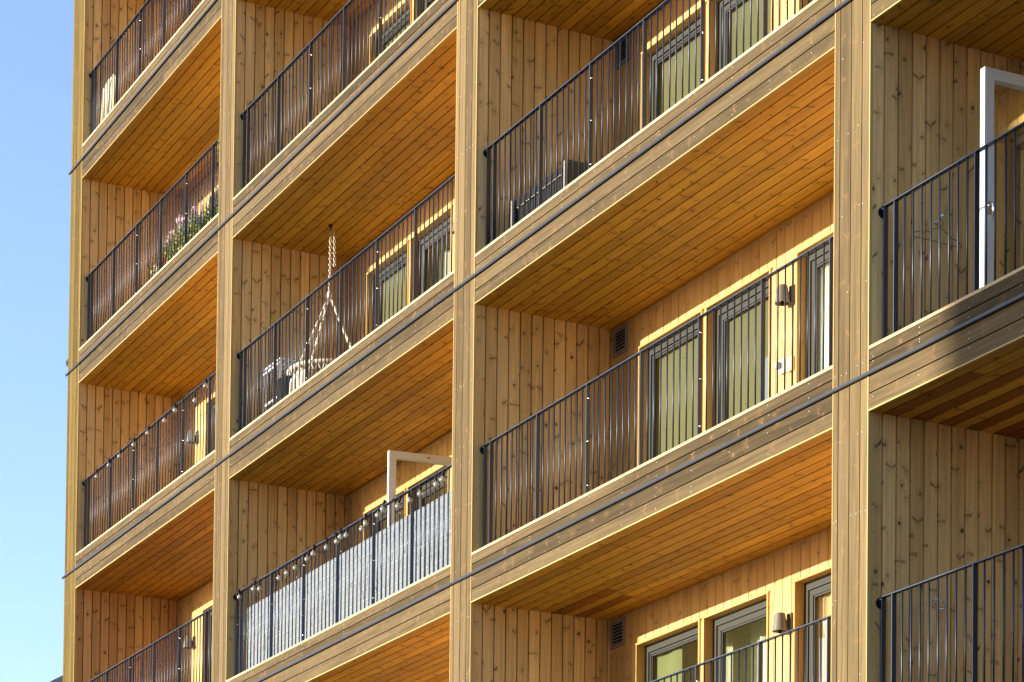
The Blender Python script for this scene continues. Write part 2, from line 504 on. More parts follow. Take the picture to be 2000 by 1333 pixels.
def window(x0, x1, zf, kind, is_open):
    name = 'balcony_door' if kind == 'door' else 'window'
    zt = zf + TOPW
    zb = zf - 0.01
    root = empty_part(name, ((x0 + x1) / 2, D, zf), bld)
    # timber lining of the reveal with a lip standing proud of the wall
    mb = MB()
    t = 0.022
    mb.box((x0, D - 0.016, zb), (x0 + t, D + REC + 0.10, zt), M['trim'], along=2)
    mb.box((x1 - t, D - 0.016, zb), (x1, D + REC + 0.10, zt), M['trim'], along=2)
    mb.box((x0 - 0.012, D - 0.020, zt), (x1 + 0.012, D + REC + 0.10, zt + t), M['trim'], along=0)
    mb.build('trim', root)
    a, b = x0 + t + 0.004, x1 - t - 0.004
    top = zt - 0.004
    mb = MB()
    yf = D + REC
    ring(mb, a, b, zb, top, yf, yf + 0.10, 0.062, M['wframe'])
    mb.box((a + 0.062, yf - 0.004, top - 0.072), (b - 0.062, yf + 0.03, top - 0.062), M['wdark'], along=0)
    mb.build('frame', root)
    if not is_open:
        mb = MB()
        c, e = a + 0.066, b - 0.066
        zt2 = top - 0.074
        w = 0.055 if kind == 'door' else 0.022
        ring(mb, c, e, zb + 0.066, zt2, yf + 0.014, yf + 0.075, w, M['wframe'])
        ring(mb, c + w, e - w, zb + 0.066 + w, zt2 - w, yf + 0.024, yf + 0.06, 0.016, M['wdark'])
        mb.build('sash', root)
        mb = MB()
        g = w + 0.016
        for yy in (yf + 0.034,):
            mb.face([(c + g, yy, zb + 0.066 + g), (e - g, yy, zb + 0.066 + g), (e - g, yy, zt2 - g), (c + g, yy, zt2 - g)], M['glass'])
        mb.build('pane', root)
        if kind == 'door':
            mb = MB()
            mb.box((c + 0.01, yf - 0.004, zf + 0.30), (c + 0.03, yf + 0.014, zf + 0.40), M['wdark'])
            mb.build('hinge', root)
    else:
        # a white leaf hung on the left jamb and swung out over the balcony
        hinge = Vector((a + 0.03, yf + 0.02, 0))
        edge = Vector(is_open)                    # where its free edge stands
        dirv = Vector((edge.x - hinge.x, edge.y - hinge.y, 0)); Lw = dirv.length; dirv.normalize()
        nrm = Vector((-dirv.y, dirv.x, 0))
        if nrm.x < 0: nrm = -nrm                   # the room side now faces right
        th = 0.075
        def P(u, n, z): 
            q = hinge + dirv * u + nrm * (n - th)
            return Vector((q.x, q.y, z))
        def obox(mb, u0, u1, n0, n1, z0, z1, m):
            pts = [P(u0, n0, z0), P(u1, n0, z0), P(u1, n1, z0), P(u0, n1, z0), P(u0, n0, z1), P(u1, n0, z1), P(u1, n1, z1), P(u0, n1, z1)]
            for q in ((0, 1, 5, 4), (1, 2, 6, 5), (2, 3, 7, 6), (3, 0, 4, 7), (4, 5, 6, 7), (3, 2, 1, 0)):
                mb.face([pts[k] for k in q], m)
        z0, z1 = zf + 0.05, zf + 2.075
        w = 0.085
        mb = MB()
        for (u0, u1, a0, a1) in ((0, w, z0, z1), (Lw - w, Lw, z0, z1), (w, Lw - w, z1 - w, z1), (w, Lw - w, z0, z0 + w)):
            obox(mb, u0, u1, 0.016, th, a0, a1, M['white'])
            obox(mb, u0 + (0.012 if u0 == 0 else 0), u1 - (0.012 if u1 == Lw else 0), 0.0, 0.016, a0 + (0.0 if a0 > z0 else 0.01), a1 - (0.012 if a1 == z1 else 0), M['wframe'])
        for uu in (Lw * 0.55,):
            obox(mb, uu - 0.018, uu + 0.018, th, th + 0.003, z1 - w * 0.5 - 0.008, z1 - w * 0.5 + 0.010, M['vent'])
        for zz in (zf + 1.86, zf + 0.70):
            obox(mb, Lw, Lw + 0.003, 0.03, 0.045, zz, zz + 0.02, M['vent'])
        obox(mb, Lw, Lw + 0.0025, 0.040, 0.048, z0 + 0.1, z1 - 0.1, M['grey_frame'])
        mb.build('leaf_frame', root)
        mb = MB()
        for n in (0.04,):
            mb.face([P(w, n, z0 + w), P(Lw - w, n, z0 + w), P(Lw - w, n, z1 - w), P(w, n, z1 - w)], M['clear'])
        mb.build('pane', root)
        mb = MB()
        uu, zz = Lw - w * 0.5, zf + 1.02
        obox(mb, uu - 0.014, uu + 0.014, th, th + 0.008, zz - 0.07, zz + 0.03, M['chrome'])
        mb.tube([P(uu, th + 0.006, zz), P(uu, th + 0.045, zz), P(uu, th + 0.055, zz - 0.01), P(uu - 0.005, th + 0.055, zz - 0.11)], 0.010, M['chrome'], 8)
        mb.build('handle', root)
    return root

LEAF_EDGE = {(1, 3, 2): (9.585, 0.655, 0), (3, 3, 0): (20.545, 0.640, 0)}

def balcony(b, s):
    x0, x1 = BAYS[b]
    zf = -H * s
    zc = zf + OPEN
    redmap = None; redp = 0.0
    wallred = 0.0
    if (b, s) == (0, 3): redp = 1.0; wallred = 1.0      # this balcony has a redder stain
    if (b, s) == (2, 4): redmap = {7: 1.15, 9: 1.0}
    if (b, s) == (3, 4): redmap = {1: 1.1, 3: 1.6, 5: 1.9, 7: 2.2, 9: 2.4, 10: 2.0}
    # soffit planks run along the bay
    mb = MB()
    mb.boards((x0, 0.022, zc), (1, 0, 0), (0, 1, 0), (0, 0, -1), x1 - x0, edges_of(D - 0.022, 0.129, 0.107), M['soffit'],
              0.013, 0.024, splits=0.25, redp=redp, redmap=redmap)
    mb.build('balcony_ceiling', bld)
    # side walls
    mb = MB()
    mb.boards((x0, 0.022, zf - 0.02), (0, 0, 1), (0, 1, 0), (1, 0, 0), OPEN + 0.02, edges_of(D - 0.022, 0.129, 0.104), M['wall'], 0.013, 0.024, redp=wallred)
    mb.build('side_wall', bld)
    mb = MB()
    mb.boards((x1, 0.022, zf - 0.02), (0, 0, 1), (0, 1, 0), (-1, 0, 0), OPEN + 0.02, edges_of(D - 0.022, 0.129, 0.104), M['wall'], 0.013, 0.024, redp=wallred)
    mb.build('side_wall', bld)
    # back wall with its openings
    ops = [(x0 + a, x0 + c, k) for a, c, k in OPENINGS[b]]
    mb = MB()
    E = edges_of(x1 - x0, 0.147, 0.0 + 0.148)
    zt = zf + TOPW
    # above the openings
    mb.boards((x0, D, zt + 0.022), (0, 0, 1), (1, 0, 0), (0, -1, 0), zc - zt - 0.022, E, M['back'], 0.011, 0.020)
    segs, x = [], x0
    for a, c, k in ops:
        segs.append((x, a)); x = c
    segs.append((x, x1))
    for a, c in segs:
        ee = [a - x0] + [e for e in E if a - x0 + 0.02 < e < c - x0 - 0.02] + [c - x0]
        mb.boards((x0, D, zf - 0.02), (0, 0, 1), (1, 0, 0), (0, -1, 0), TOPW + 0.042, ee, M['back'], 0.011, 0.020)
    mb.build('back_wall', bld)
    # deck
    mb = MB()
    mb.boards((x0, 0.10, zf - 0.03), (1, 0, 0), (0, 1, 0), (0, 0, 1), x1 - x0, edges_of(D - 0.10, 0.12), M['floor'], 0.006, 0.01)
    mb.build('balcony_floor', bld)
    # the room behind
    mb = MB()
    ya, yb, za, zb_ = D + 0.19, D + 3.2, zf - 0.01, zf + 2.48
    R = M['room']
    mb.face([(x0, ya, za), (x0, yb, za), (x0, yb, zb_), (x0, ya, zb_)], R)
    mb.face([(x1, ya, za), (x1, ya, zb_), (x1, yb, zb_), (x1, yb, za)], R)
    mb.face([(x0, yb, za), (x1, yb, za), (x1, yb, zb_), (x0, yb, zb_)], R)
    mb.face([(x0, ya, zb_), (x0, yb, zb_), (x1, yb, zb_), (x1, ya, zb_)], R)
    mb.face([(x0, ya, za), (x1, ya, za), (x1, yb, za), (x0, yb, za)], M['roomfloor'])
    mb.box((x0 + 1.3, D + 2.2, za), (x0 + 1.42, yb, zb_), R)
    # inner face of the outer wall round the openings
    mb.face([(x0, ya, zt), (x1, ya, zt), (x1, ya, zb_), (x0, ya, zb_)], R)
    for a, c in segs:
        mb.face([(a, ya, za), (c, ya, za), (c, ya, zt), (a, ya, zt)], R)
    mb.build('room_interior', bld)
    for i, (a, c, k) in enumerate(ops):
        window(a, c, zf, k, LEAF_EDGE.get((b, s, i)))

for b in range(4):
    for s in STOREYS[b]:
        balcony(b, s)

# solid parts of the block that close it off
mb = MB()
mb.box((X_LEFT, 0.02, Z_GROUND), (X_LEFT + 0.30, 6.2, Z_TOP), M['corner'], along=2)
mb.box((X_RIGHT - 0.30, 0.02, Z_GROUND), (X_RIGHT, 6.2, Z_TOP), M['pillar'], along=2)
mb.box((X_LEFT + 0.30, 6.0, Z_GROUND), (X_RIGHT - 0.30, 6.2, Z_TOP), M['facade'], along=0)
mb.build('end_wall', bld)
mb = MB()
mb.box((X_LEFT - 0.1, 0.05, Z_TOP), (X_RIGHT + 0.1, 6.3, Z_TOP + 0.3), M['strip'])
mb.build('roof', bld)
mb = MB()
for b, (x0, x1) in enumerate(BAYS):       # plain timber above and below the modelled balconies
    z0 = -H * STOREYS[b][-1] - 0.49
    mb.boards((x0, 0.0, Z_GROUND), (1, 0, 0), (0, 0, 1), (0, -1, 0), x1 - x0, edges_of(z0 - Z_GROUND, 0.147), M['facade'], 0.008, 0.012)
    z1 = -H * STOREYS[b][0] + OPEN
    mb.boards((x0, 0.0, z1), (1, 0, 0), (0, 0, 1), (0, -1, 0), x1 - x0, edges_of(Z_TOP - z1, 0.147), M['facade'], 0.008, 0.012)
mb.build('plain_cladding', bld)

# ------------------------------------------------------------------ railings
YR = 0.12
RT = 1.10
def bar_mesh(name, a, b, m, bolts=()):
    mb = MB()
    mb.box(a, b, m)
    for z in bolts:
        mb.lathe((b[0], 0.0, z), (1, 0, 0), [(0.0, 0.010), (0.006, 0.010), (0.012, 0.006), (0.014, 0.0)], M['chrome'], 10)
    o = mb.build(name); me = o.data
    bpy.data.objects.remove(o)
    return me
POST = bar_mesh('post', (-0.005, -0.020, -0.20), (0.005, 0.020, RT - 0.008), M['steel'])
POSTB = bar_mesh('post', (-0.005, -0.020, -0.20), (0.005, 0.020, RT - 0.008), M['steel'], (RT - 0.14, RT - 0.54, RT - 0.95))
def rod_mesh():
    mb = MB()
    mb.tube([(0, 0, 0.045), (0, 0, RT - 0.008)], 0.0074, M['steel'], 10)
    o = mb.build('baluster'); me = o.data
    bpy.data.objects.remove(o)
    return me
ROD = rod_mesh()

def railing(b, s, label):
    x0, x1 = BAYS[b]
    zf = -H * s
    t = thing('balcony_railing', (x0, YR, zf), label, 'railing', 'steel railings of the balconies')
    mb = MB()
    mb.box((x0 + 0.008, YR - 0.021, zf + RT - 0.008), (x1 - 0.008, YR + 0.021, zf + RT), M['steel'], along=0)
    mb.build('top_rail', t)
    mb = MB()
    mb.box((x0 + 0.02, YR - 0.018, zf + 0.037), (x1 - 0.02, YR + 0.018, zf + 0.045), M['steel'], along=0)
    mb.build('bottom_rail', t)
    for xe, sg in ((x0, 1), (x1, -1)):
        mb = MB()
        mb.lathe((xe, YR - 0.005, zf + RT - 0.045), (sg, 0, 0), [(0.001, 0.042), (0.007, 0.042), (0.009, 0.038), (0.009, 0.0)], M['black'], 20)
        mb.lathe((xe + sg * 0.008, YR - 0.012, zf + RT - 0.020), (sg, 0, 0), [(0, 0.010), (0.012, 0.010), (0.016, 0.0)], M['chrome'], 10)
        mb.build('wall_plate', t)
    xs, x = [0.035], 0.170
    while x < x1 - x0 - 0.15:
        xs.append(x); x += 1.0
    xs.append(x1 - x0 - 0.04)
    for i, px in enumerate(xs):
        o = bpy.data.objects.new('post', POSTB if i in (3, 5) else POST)
        COL.objects.link(o); o.parent = t; o.location = (px, 0, 0)
    for i in range(1, len(xs) - 1):
        gap = xs[i + 1] - xs[i]
        n = round(gap / 0.111)
        for k in range(1, n):
            o = bpy.data.objects.new('baluster', ROD)
            COL.objects.link(o); o.parent = t
            o.location = (xs[i] + gap * k / n + rnd.uniform(-.002, .002), rnd.uniform(-.001, .001), 0)
            o.rotation_euler = (rnd.uniform(-.002, .002), rnd.uniform(-.0025, .0025), 0)
    return t

railing(0, 0, 'dark steel railing of the top left balcony, in front of the cream cushion')
railing(0, 1, 'dark steel railing of the balcony with pink and violet flowers behind it')
railing(0, 2, 'dark steel railing of the leftmost column with round bulbs strung along it')
railing(0, 3, 'dark steel railing of the lowest balcony in the leftmost column, cut by the picture edge')
railing(1, 1, 'dark steel railing of the topmost balcony in the second column from the left')
railing(1, 2, 'dark steel railing in front of the hanging rope chair and folded white table')
railing(1, 3, 'dark steel railing backed by the pale slatted privacy screen and bulb string')
railing(2, 2, 'dark steel railing in front of the black wicker seat, third column')
railing(2, 3, 'dark steel railing across the middle of the picture in front of a lit wall lamp')
railing(2, 4, 'dark steel railing at the bottom in front of windows with pale green curtains')
railing(3, 3, 'bluish steel railing in front of the wire clothes hanger and open white door, right edge')
railing(3, 4, 'bluish steel railing at the bottom right corner beside the metal ring in the wall')

# ------------------------------------------------------------------ wall lamps, vents, sockets
def wall_lamp(x, z, label):
    t = thing('wall_lamp', (x, D, z), label, 'wall lamp', 'cone wall lamps beside the balcony doors')
    mb = MB()
    mb.box((x + 0.045 - 0.035, D - 0.022, z - 0.16), (x + 0.045 + 0.035, D - 0.0005, z + 0.0), M['lamp'])
    mb.build('back_plate', t)
    mb = MB()
    mb.lathe((x, D - 0.085, z), (0, 0, -1), [(0.0, 0.0), (0.0, 0.040), (0.006, 0.047), (0.165, 0.072), (0.165, 0.064), (0.02, 0.036)], M['lamp'], 32, False)
    mb.build('shade', t)
    mb = MB()
    mb.lathe((x, D - 0.085, z - 0.135), (0, 0, -1), [(0.0, 0.060), (0.010, 0.0)], M['lamp_in'], 20)
    mb.lathe((x, D - 0.085, z - 0.13), (0, 0, -1), [(0.0, 0.016), (0.05, 0.016), (0.055, 0.0)], M['black'], 12)
    mb.build('reflector', t)
    mb = MB()
    mb.box((x - 0.012, D - 0.045, z - 0.10), (x + 0.03, D - 0.020, z - 0.06), M['lamp'])
    mb.build('arm', t)
    return t
LZ = -0.115 + 2.0
wall_lamp(BAYS[2][0] + 3.325, -9 + LZ, 'grey brown cone wall lamp seen through the rods of the middle railing')
wall_lamp(BAYS[2][0] + 3.325, -12 + LZ, 'grey brown cone wall lamp just above the lowest railing of the third column')
wall_lamp(BAYS[0][0] + 0.66, -6 + 1.85, 'small cone wall lamp beside the door behind the left railing with bulbs')
wall_lamp(BAYS[0][0] + 0.66, -9 + 1.85, 'small cone wall lamp beside the door of the lowest left balcony')
wall_lamp(BAYS[1][0] + 3.325, -6 + LZ, 'cone wall lamp half hidden by the pillar right of the hanging chair balcony')

def vent(b, s, label):
    x0 = BAYS[b][0]; z0 = -H * s + 2.205; x = x0 + 0.045
    w, h = 0.275, 0.27
    t = thing('wall_vent', (x, D, z0), label, 'vent', 'louvred wall vents')
    mb = MB()
    ring(mb, x, x + w, z0, z0 + h, D - 0.022, D - 0.001, 0.030, M['vent'])
    mb.build('frame', t)
    mb = MB()
    mb.box((x + 0.03, D - 0.004, z0 + 0.03), (x + w - 0.03, D - 0.001, z0 + h - 0.03), M['black'])
    mb.build('backing', t)
    for k in range(6):
        zz = z0 + 0.036 + k * 0.034
        mb = MB()
        pts = [(D - 0.020, zz), (D - 0.018, zz - 0.002), (D - 0.005, zz + 0.018), (D - 0.007, zz + 0.020)]
        xa, xb = x + 0.032, x + w - 0.032
        n = len(pts)
        vs = [(xa, a, c) for a, c in pts] + [(xb, a, c) for a, c in pts]
        mb.mesh(vs, [[i, (i + 1) % n, n + (i + 1) % n, n + i] for i in range(n)] + [[3, 2, 1, 0], [4, 5, 6, 7]], M['vent'], False)
        mb.build('slat', t)
vent(2, 2, 'grey louvred vent behind the railing of the highest third column balcony')
vent(2, 3, 'grey louvred vent in the wall corner left of the middle windows')
vent(2, 4, 'grey louvred vent in the wall corner above the lowest left window of the third column')

x = BAYS[2][0] + 3.24
t = thing('socket_box', (x, D, -7.84), 'white outdoor socket with a grey plug on the lit wall below the middle lamp', 'socket')
mb = MB(); mb.box((x - 0.045, D - 0.035, -7.885), (x + 0.045, D - 0.001, -7.765), M['white']); mb.build('cover', t)
mb = MB(); mb.box((x - 0.055, D - 0.075, -7.84), (x - 0.005, D - 0.035, -7.785), M['vent']); mb.build('plug', t)
mb = MB(); mb.box((x + 0.075, D - 0.03, -7.90), (x + 0.165, D - 0.001, -7.77), M['cream']); mb.build('junction_box', t)

# ------------------------------------------------------------------ D bay: hook, hanger, ring
x = BAYS[3][0]
t = thing('wall_hook', (x, 0.61, -7.91), 'shiny steel hook screwed into the shaded plank wall above the wire hanger', 'hook')
mb = MB()
mb.lathe((x, 0.61, -7.93), (1, 0, 0), [(0, 0.018), (0.006, 0.018), (0.012, 0.009), (0.05, 0.009), (0.052, 0)], M['chrome'], 12)
mb.build('base', t)
mb = MB()
mb.tube([(x + 0.05, 0.61, -7.93), (x + 0.075, 0.605, -7.925), (x + 0.09, 0.60, -7.905), (x + 0.092, 0.64, -7.888), (x + 0.088, 0.69, -7.876)], 0.011, M['chrome'], 8)
mb.build('prong', t)
x += 0.07
t = MB()
t.tube([(x, 0.62, -7.925), (x, 0.632, -7.945), (x, 0.625, -7.97), (x, 0.60, -7.985), (x, 0.585, -8.00), (x, 0.54, -8.01), (x, 0.50, -8.04), (x, 0.475, -8.035), (x, 0.455, -8.055),
        (x, 0.43, -8.045), (x, 0.37, -8.065), (x, 0.345, -8.09), (x, 0.365, -8.105), (x, 0.50, -8.105), (x, 0.76, -8.112), (x, 0.80, -8.115), (x, 0.805, -8.098),
        (x, 0.78, -8.075), (x, 0.73, -8.055), (x, 0.715, -8.065), (x, 0.70, -8.05), (x, 0.69, -8.035), (x, 0.65, -8.02), (x, 0.615, -7.99)], 0.0024, M['black'], 6)
tag(t.build('clothes_hanger', origin=(x, 0.6, -8.1)), 'thin black wire clothes hanger hanging on the shaded plank wall', 'hanger')
x = BAYS[3][0]
t = thing('wall_ring', (x, 0.625, -10.90), 'bright steel ring bolt in the plank wall behind the bottom right railing', 'ring bolt')
mb = MB(); mb.lathe((x, 0.60, -10.90), (1, 0, 0), [(0, 0.016), (0.008, 0.016), (0.012, 0.008), (0.03, 0.008)], M['chrome'], 12); mb.build('bolt', t)
mb = MB(); mb.tube([(x + 0.055 + 0.030 * math.cos(a), 0.62 + 0.045 * math.cos(a + .9), -10.90 + 0.034 * math.sin(a)) for a in [2 * PI * k / 20 for k in range(21)]], 0.0075, M['chrome'], 8, cap=False); mb.build('ring', t)

# ------------------------------------------------------------------ string lights
def string_lights(b, s, offs, label, big):
    x0, x1 = BAYS[b]; zf = -H * s; zr = zf + RT
    t = thing('string_lights', (x0 + 0.1, YR, zr), label, 'string lights')
    pts = []
    n = 150
    for k in range(n + 1):
        xx = x0 + 0.06 + (x1 - x0 - 0.12) * k / n
        a = k * 0.9
        pts.append((xx, YR - 0.012 + 0.030 * math.sin(a * 0.35), zr + 0.010 + 0.010 * math.sin(a * 0.7) - (0.02 if k % 11 < 3 else 0.0)))
    mb = MB(); mb.tube(pts, 0.0032, M['cable'], 5); mb.build('cable', t)
    for i, (dx, zz) in enumerate(offs):
        xx = dx
        y = YR - 0.028 + rnd.uniform(-.012, .006)
        tl = rnd.uniform(-0.35, 0.35); ax = Vector((math.sin(tl), rnd.uniform(-.2, .1), -math.cos(tl))).normalized()
        r = 0.031
        c = Vector((xx, y, zz))
        sock_top = c - ax * 0.105
        mb = MB()
        prof = [(-r + 0.0005, 0.001)] + [(-r * math.cos(th), r * math.sin(th)) for th in [PI * q / 12 for q in range(1, 12)]] + [(r, 0.001)]
        mb.lathe(c, ax, [(-r - 0.012, 0.012), (-r * 0.9, 0.014)] + prof[3:], M['bulb'], 14)
        ob = mb.build('bulb', t)
        mb = MB()
        mb.lathe(sock_top, ax, [(0, 0.0), (0.0, 0.011), (0.012, 0.014), (0.055, 0.0145), (0.068, 0.013), (0.068, 0)], M['black'], 10)
        mb.tube([sock_top, (sock_top.x, YR - 0.02, zr - 0.004), (sock_top.x - 0.02, YR - 0.005, zr + 0.012)], 0.003, M['cable'], 5)
        mb.build('socket', ob)
        mb = MB()
        mb.tube([c - ax * 0.02, c + ax * 0.012], 0.0035, M['lamp_in'], 6)
        mb.build('filament', ob)
string_lights(0, 2, [(0.633, -5.008), (1.164, -4.984), (1.659, -4.985), (2.273, -4.99), (2.85, -4.985), (3.534, -5.005), (3.954, -4.985), (4.679, -5.061), (5.073, -4.981)],
              'string of clear round bulbs hung along the railing of the left column', False)
string_lights(1, 3, [(6.422, -7.985), (6.909, -7.99), (7.089, -8.03), (7.722, -8.04), (7.947, -8.03), (8.206, -8.026), (8.597, -8.014), (8.772, -7.99), (9.151, -8.006), (9.45, -8.01), (9.566, -7.985),
                     (9.70, -7.995), (10.144, -8.03), (10.269, -8.003), (10.563, -7.98), (10.700, -7.95), (11.083, -8.012), (11.406, -8.03), (11.649, -8.022), (12.073, -8.03), (12.194, -8.01)],
              'string of clear bulbs in dark sockets hung above the pale privacy screen', True)

# tiny fairy light wire wound over the screen railing
mb = MB()
x0, x1 = BAYS[1]
pts = []
for k in range(260):
    u = k / 259
    pts.append((x0 + 0.1 + (x1 - x0 - 0.2) * u + 0.03 * math.sin(k * 1.7), YR - 0.016 + 0.006 * math.sin(k * 2.3), -9 + 0.56 + 0.25 * math.sin(k * 0.42) + 0.16 * math.sin(k * 0.097 + 1)))
mb.tube(pts, 0.0018, M['cable'], 4)
for k in range(0, 260, 8):
    mb.ball((pts[k][0], pts[k][1] - 0.006, pts[k][2]), 0.0055, M['screw'], 6)
tag(mb.build('fairy_lights', origin=(x0 + 0.1, YR, -8.5)), 'thin dark fairy light wire with tiny white bulbs wound over the screen railing', 'fairy lights')

# privacy screen
mb = MB()
y = YR + 0.085
x = x0 + 0.145; pitch = 0.021
ztop = -9 + 0.895
while x < x1 - 0.03:
    zt = ztop + rnd.uniform(-.004, .004)
    n = 5
    prof = [(x + pitch * (0.015 + 0.97 * k / (n - 1)), y - 0.006 * math.sin(PI * k / (n - 1))) for k in range(n)]
    back = [(p[0], y + 0.002) for p in prof]
    vs = [(a, c, -8.985) for a, c in prof] + [(a, c, zt) for a, c in prof] + [(prof[0][0], y + 0.002, -8.985), (prof[-1][0], y + 0.002, -8.985), (prof[0][0], y + 0.002, zt), (prof[-1][0], y + 0.002, zt)]
    fs = [[k, k + 1, n + k + 1, n + k] for k in range(n - 1)] + [[10, 12, 13, 11][::1]] + [[n + k for k in range(n)] + [13, 12]]
    mb.mesh(vs, fs, M['screen'], False)
    x += pitch
tag_scr = thing('privacy_screen', (x0 + 0.15, y, -9), 'pale grey slatted privacy screen fixed behind the railing under the bulbs', 'privacy screen')
mb.build('slats', tag_scr)
mb = MB()
for k in range(7):
    z = -9 + 0.10 + k * 0.125
    mb.tube([(x0 + 0.145 + q * 0.021, y - 0.0075 + (0.002 if q % 2 else 0), z) for q in range(int((x1 - x0 - 0.18) / 0.021))], 0.0016, M['rope'], 4)
mb.build('threads', tag_scr)

# ------------------------------------------------------------------ hanging rope chair
hx, hy, hz = 7.207, 0.90, -6 + OPEN
hc = thing('hanging_chair', (hx, hy, hz), 'cream rope hanging chair on a long chain from the balcony ceiling', 'hanging chair')
mb = MB()
mb.lathe((hx, hy, hz), (0, 0, -1), [(0, 0.03), (0.008, 0.03), (0.012, 0.01), (0.03, 0.01)], M['black'], 12)
mb.tube([(hx + 0.022 * math.cos(a), hy, hz - 0.05 + 0.024 * math.sin(a)) for a in [2 * PI * k / 14 for k in range(15)]], 0.006, M['black'], 6, cap=False)
mb.build('ceiling_hook', hc)
def chain(mb, p, q, link=0.046, r=0.0048, wid=0.014):
    p, q = Vector(p), Vector(q)
    n = max(1, int((q - p).length / (link * 0.78)))
    dd = (q - p) / n
    t = dd.normalized()
    a = Vector((0, 1, 0)) if abs(t.y) < 0.9 else Vector((1, 0, 0))
    a = (a - t * a.dot(t)).normalized(); b = t.cross(a)
    for k in range(n):
        c = p + dd * (k + 0.5)
        s = (a if k % 2 else b)
        s = (a * 0.75 + b * 0.66).normalized() if k % 2 else (b * 0.75 - a * 0.66).normalized()
        pts = [c + t * (link * 0.5 * math.cos(w)) + s * (wid * math.sin(w)) for w in [2 * PI * i / 12 for i in range(13)]]
        mb.tube(pts, r, M['chain'], 5, cap=False)
KZ = -4.35
mb = MB(); chain(mb, (hx, hy, hz - 0.07), (hx - 0.01, hy, KZ)); mb.build('chain', hc)
mb = MB(); chain(mb, (hx + 0.07, hy + 0.02, hz - 0.10), (hx + 0.085, hy + 0.02, -4.02)); mb.build('chain_end', hc)
rc = Vector((7.30, 0.88, -5.36)); RR = 0.50
def rope(mb, p, q, r=0.014):
    p, q = Vector(p), Vector(q)
    n = 40
    for ph in (0, PI):
        t = (q - p).normalized(); a = t.orthogonal().normalized(); b = t.cross(a)
        mb.tube([p + (q - p) * (k / n) + (a * math.cos(ph + k * 0.9) + b * math.sin(ph + k * 0.9)) * r * 0.55 for k in range(n + 1)], r * 0.6, M['rope'], 6)
for ang in (195, 100, 20, 290):
    mb = MB()
    a = math.radians(ang)
    rope(mb, (hx - 0.012, hy, KZ), rc + Vector((RR * math.cos(a), RR * math.sin(a), 0)))
    mb.build('rope', hc)
mb = MB()
mb.ball((hx - 0.01, hy, KZ), 0.035, M['rope'], 10, (1, 1, 1.6)); mb.build('knot', hc)
mb = MB()
mb.tube([rc + Vector((RR * math.cos(a), RR * math.sin(a), 0)) for a in [2 * PI * k / 40 for k in range(41)]], 0.028, M['rope'], 8, cap=False)
mb.build('ring', hc)
mb = MB()
for k in range(36):
    a = 2 * PI * k / 36; a2 = 2 * PI * (k + 1) / 36
    P0 = rc + Vector((RR * math.cos(a), RR * math.sin(a), 0)); P1 = rc + Vector((RR * math.cos(a2), RR * math.sin(a2), 0))
    mid = (P0 + P1) / 2 + Vector((0, 0, -0.10))
    mb.tube([P0, P0 * 0.5 + mid * 0.5 + Vector((0, 0, -0.02)), mid, P1 * 0.5 + mid * 0.5 + Vector((0, 0, -0.02)), P1], 0.007, M['rope'], 5)
    if k % 2 == 0: mb.tube([mid, mid + Vector((rnd.uniform(-.01, .01), 0, -0.10))], 0.010, M['rope'], 5, r1=0.016)
mb.build('fringe', hc)
mb = MB()
vs, fs = [], []
NR, NA = 7, 28
for i in range(NR):
    q = i / (NR - 1)
    for k in range(NA):
        a = 2 * PI * k / NA
        vs.append(rc + Vector((RR * q * math.cos(a), RR * q * math.sin(a), -0.14 * (1 - q * q) - 0.01)))
for i in range(NR - 1):
    for k in range(NA):
        fs.append([i * NA + k, (i + 1) * NA + k, (i + 1) * NA + (k + 1) % NA, i * NA + (k + 1) % NA])
mb.mesh(vs, fs, M['rope']); mb.build('seat_net', hc)

# ------------------------------------------------------------------ folded white table and bin on the same balcony
ty = 0.40
tb = thing('folding_table', (6.35, ty, -6), 'white folding table with slatted top standing in the corner by the rope chair', 'folding table')
tx0, tx1, tz = 6.272, 6.90, -6 + 0.89
for k in range(9):
    yy = ty - 0.02 + k * 0.066
    mb = MB(); mb.box((tx0, yy, tz - 0.018), (tx1, yy + 0.048, tz), M['grey_frame'] if k else M['white'], along=0); mb.build('slat', tb)
mb = MB(); mb.box((tx0, ty - 0.025, tz - 0.075), (tx1, ty - 0.004, tz - 0.05), M['white'], along=0); mb.build('apron', tb)
for xx in (tx0 + 0.10, tx1 - 0.06):
    for yy in (ty, ty + 0.52):
        mb = MB(); mb.box((xx - 0.014, yy - 0.014, -6.03), (xx + 0.014, yy + 0.014, tz - 0.02), M['white'], along=2); mb.build('leg', tb)
mb = MB(); mb.box((tx0 + 0.1, ty - 0.01, -6 + 0.42), (tx1 - 0.06, ty + 0.012, -6 + 0.445), M['white'], along=0); mb.build('stretcher', tb)

bn = thing('kettle_grill', (7.16, 0.45, -6), 'black lidded bin with handle beside the rope chair', 'bin')
mb = MB(); mb.lathe((7.16, 0.45, -6.03), (0, 0, 1), [(0, 0.15), (0.02, 0.17), (0.52, 0.20), (0.53, 0.0)], M['black'], 20); mb.build('drum', bn)
mb = MB(); mb.lathe((7.16, 0.45, -5.50), (0, 0, 1), [(0, 0.205), (0.02, 0.205), (0.05, 0.16), (0.07, 0.05), (0.072, 0.0)], M['black'], 20); mb.build('lid', bn)
mb = MB(); mb.tube([(6.97, 0.45, -5.56), (6.93, 0.45, -5.6), (6.93, 0.45, -5.7), (6.97, 0.45, -5.74)], 0.012, M['black'], 6); mb.build('handle', bn)
bn.name = 'lidded_bin'
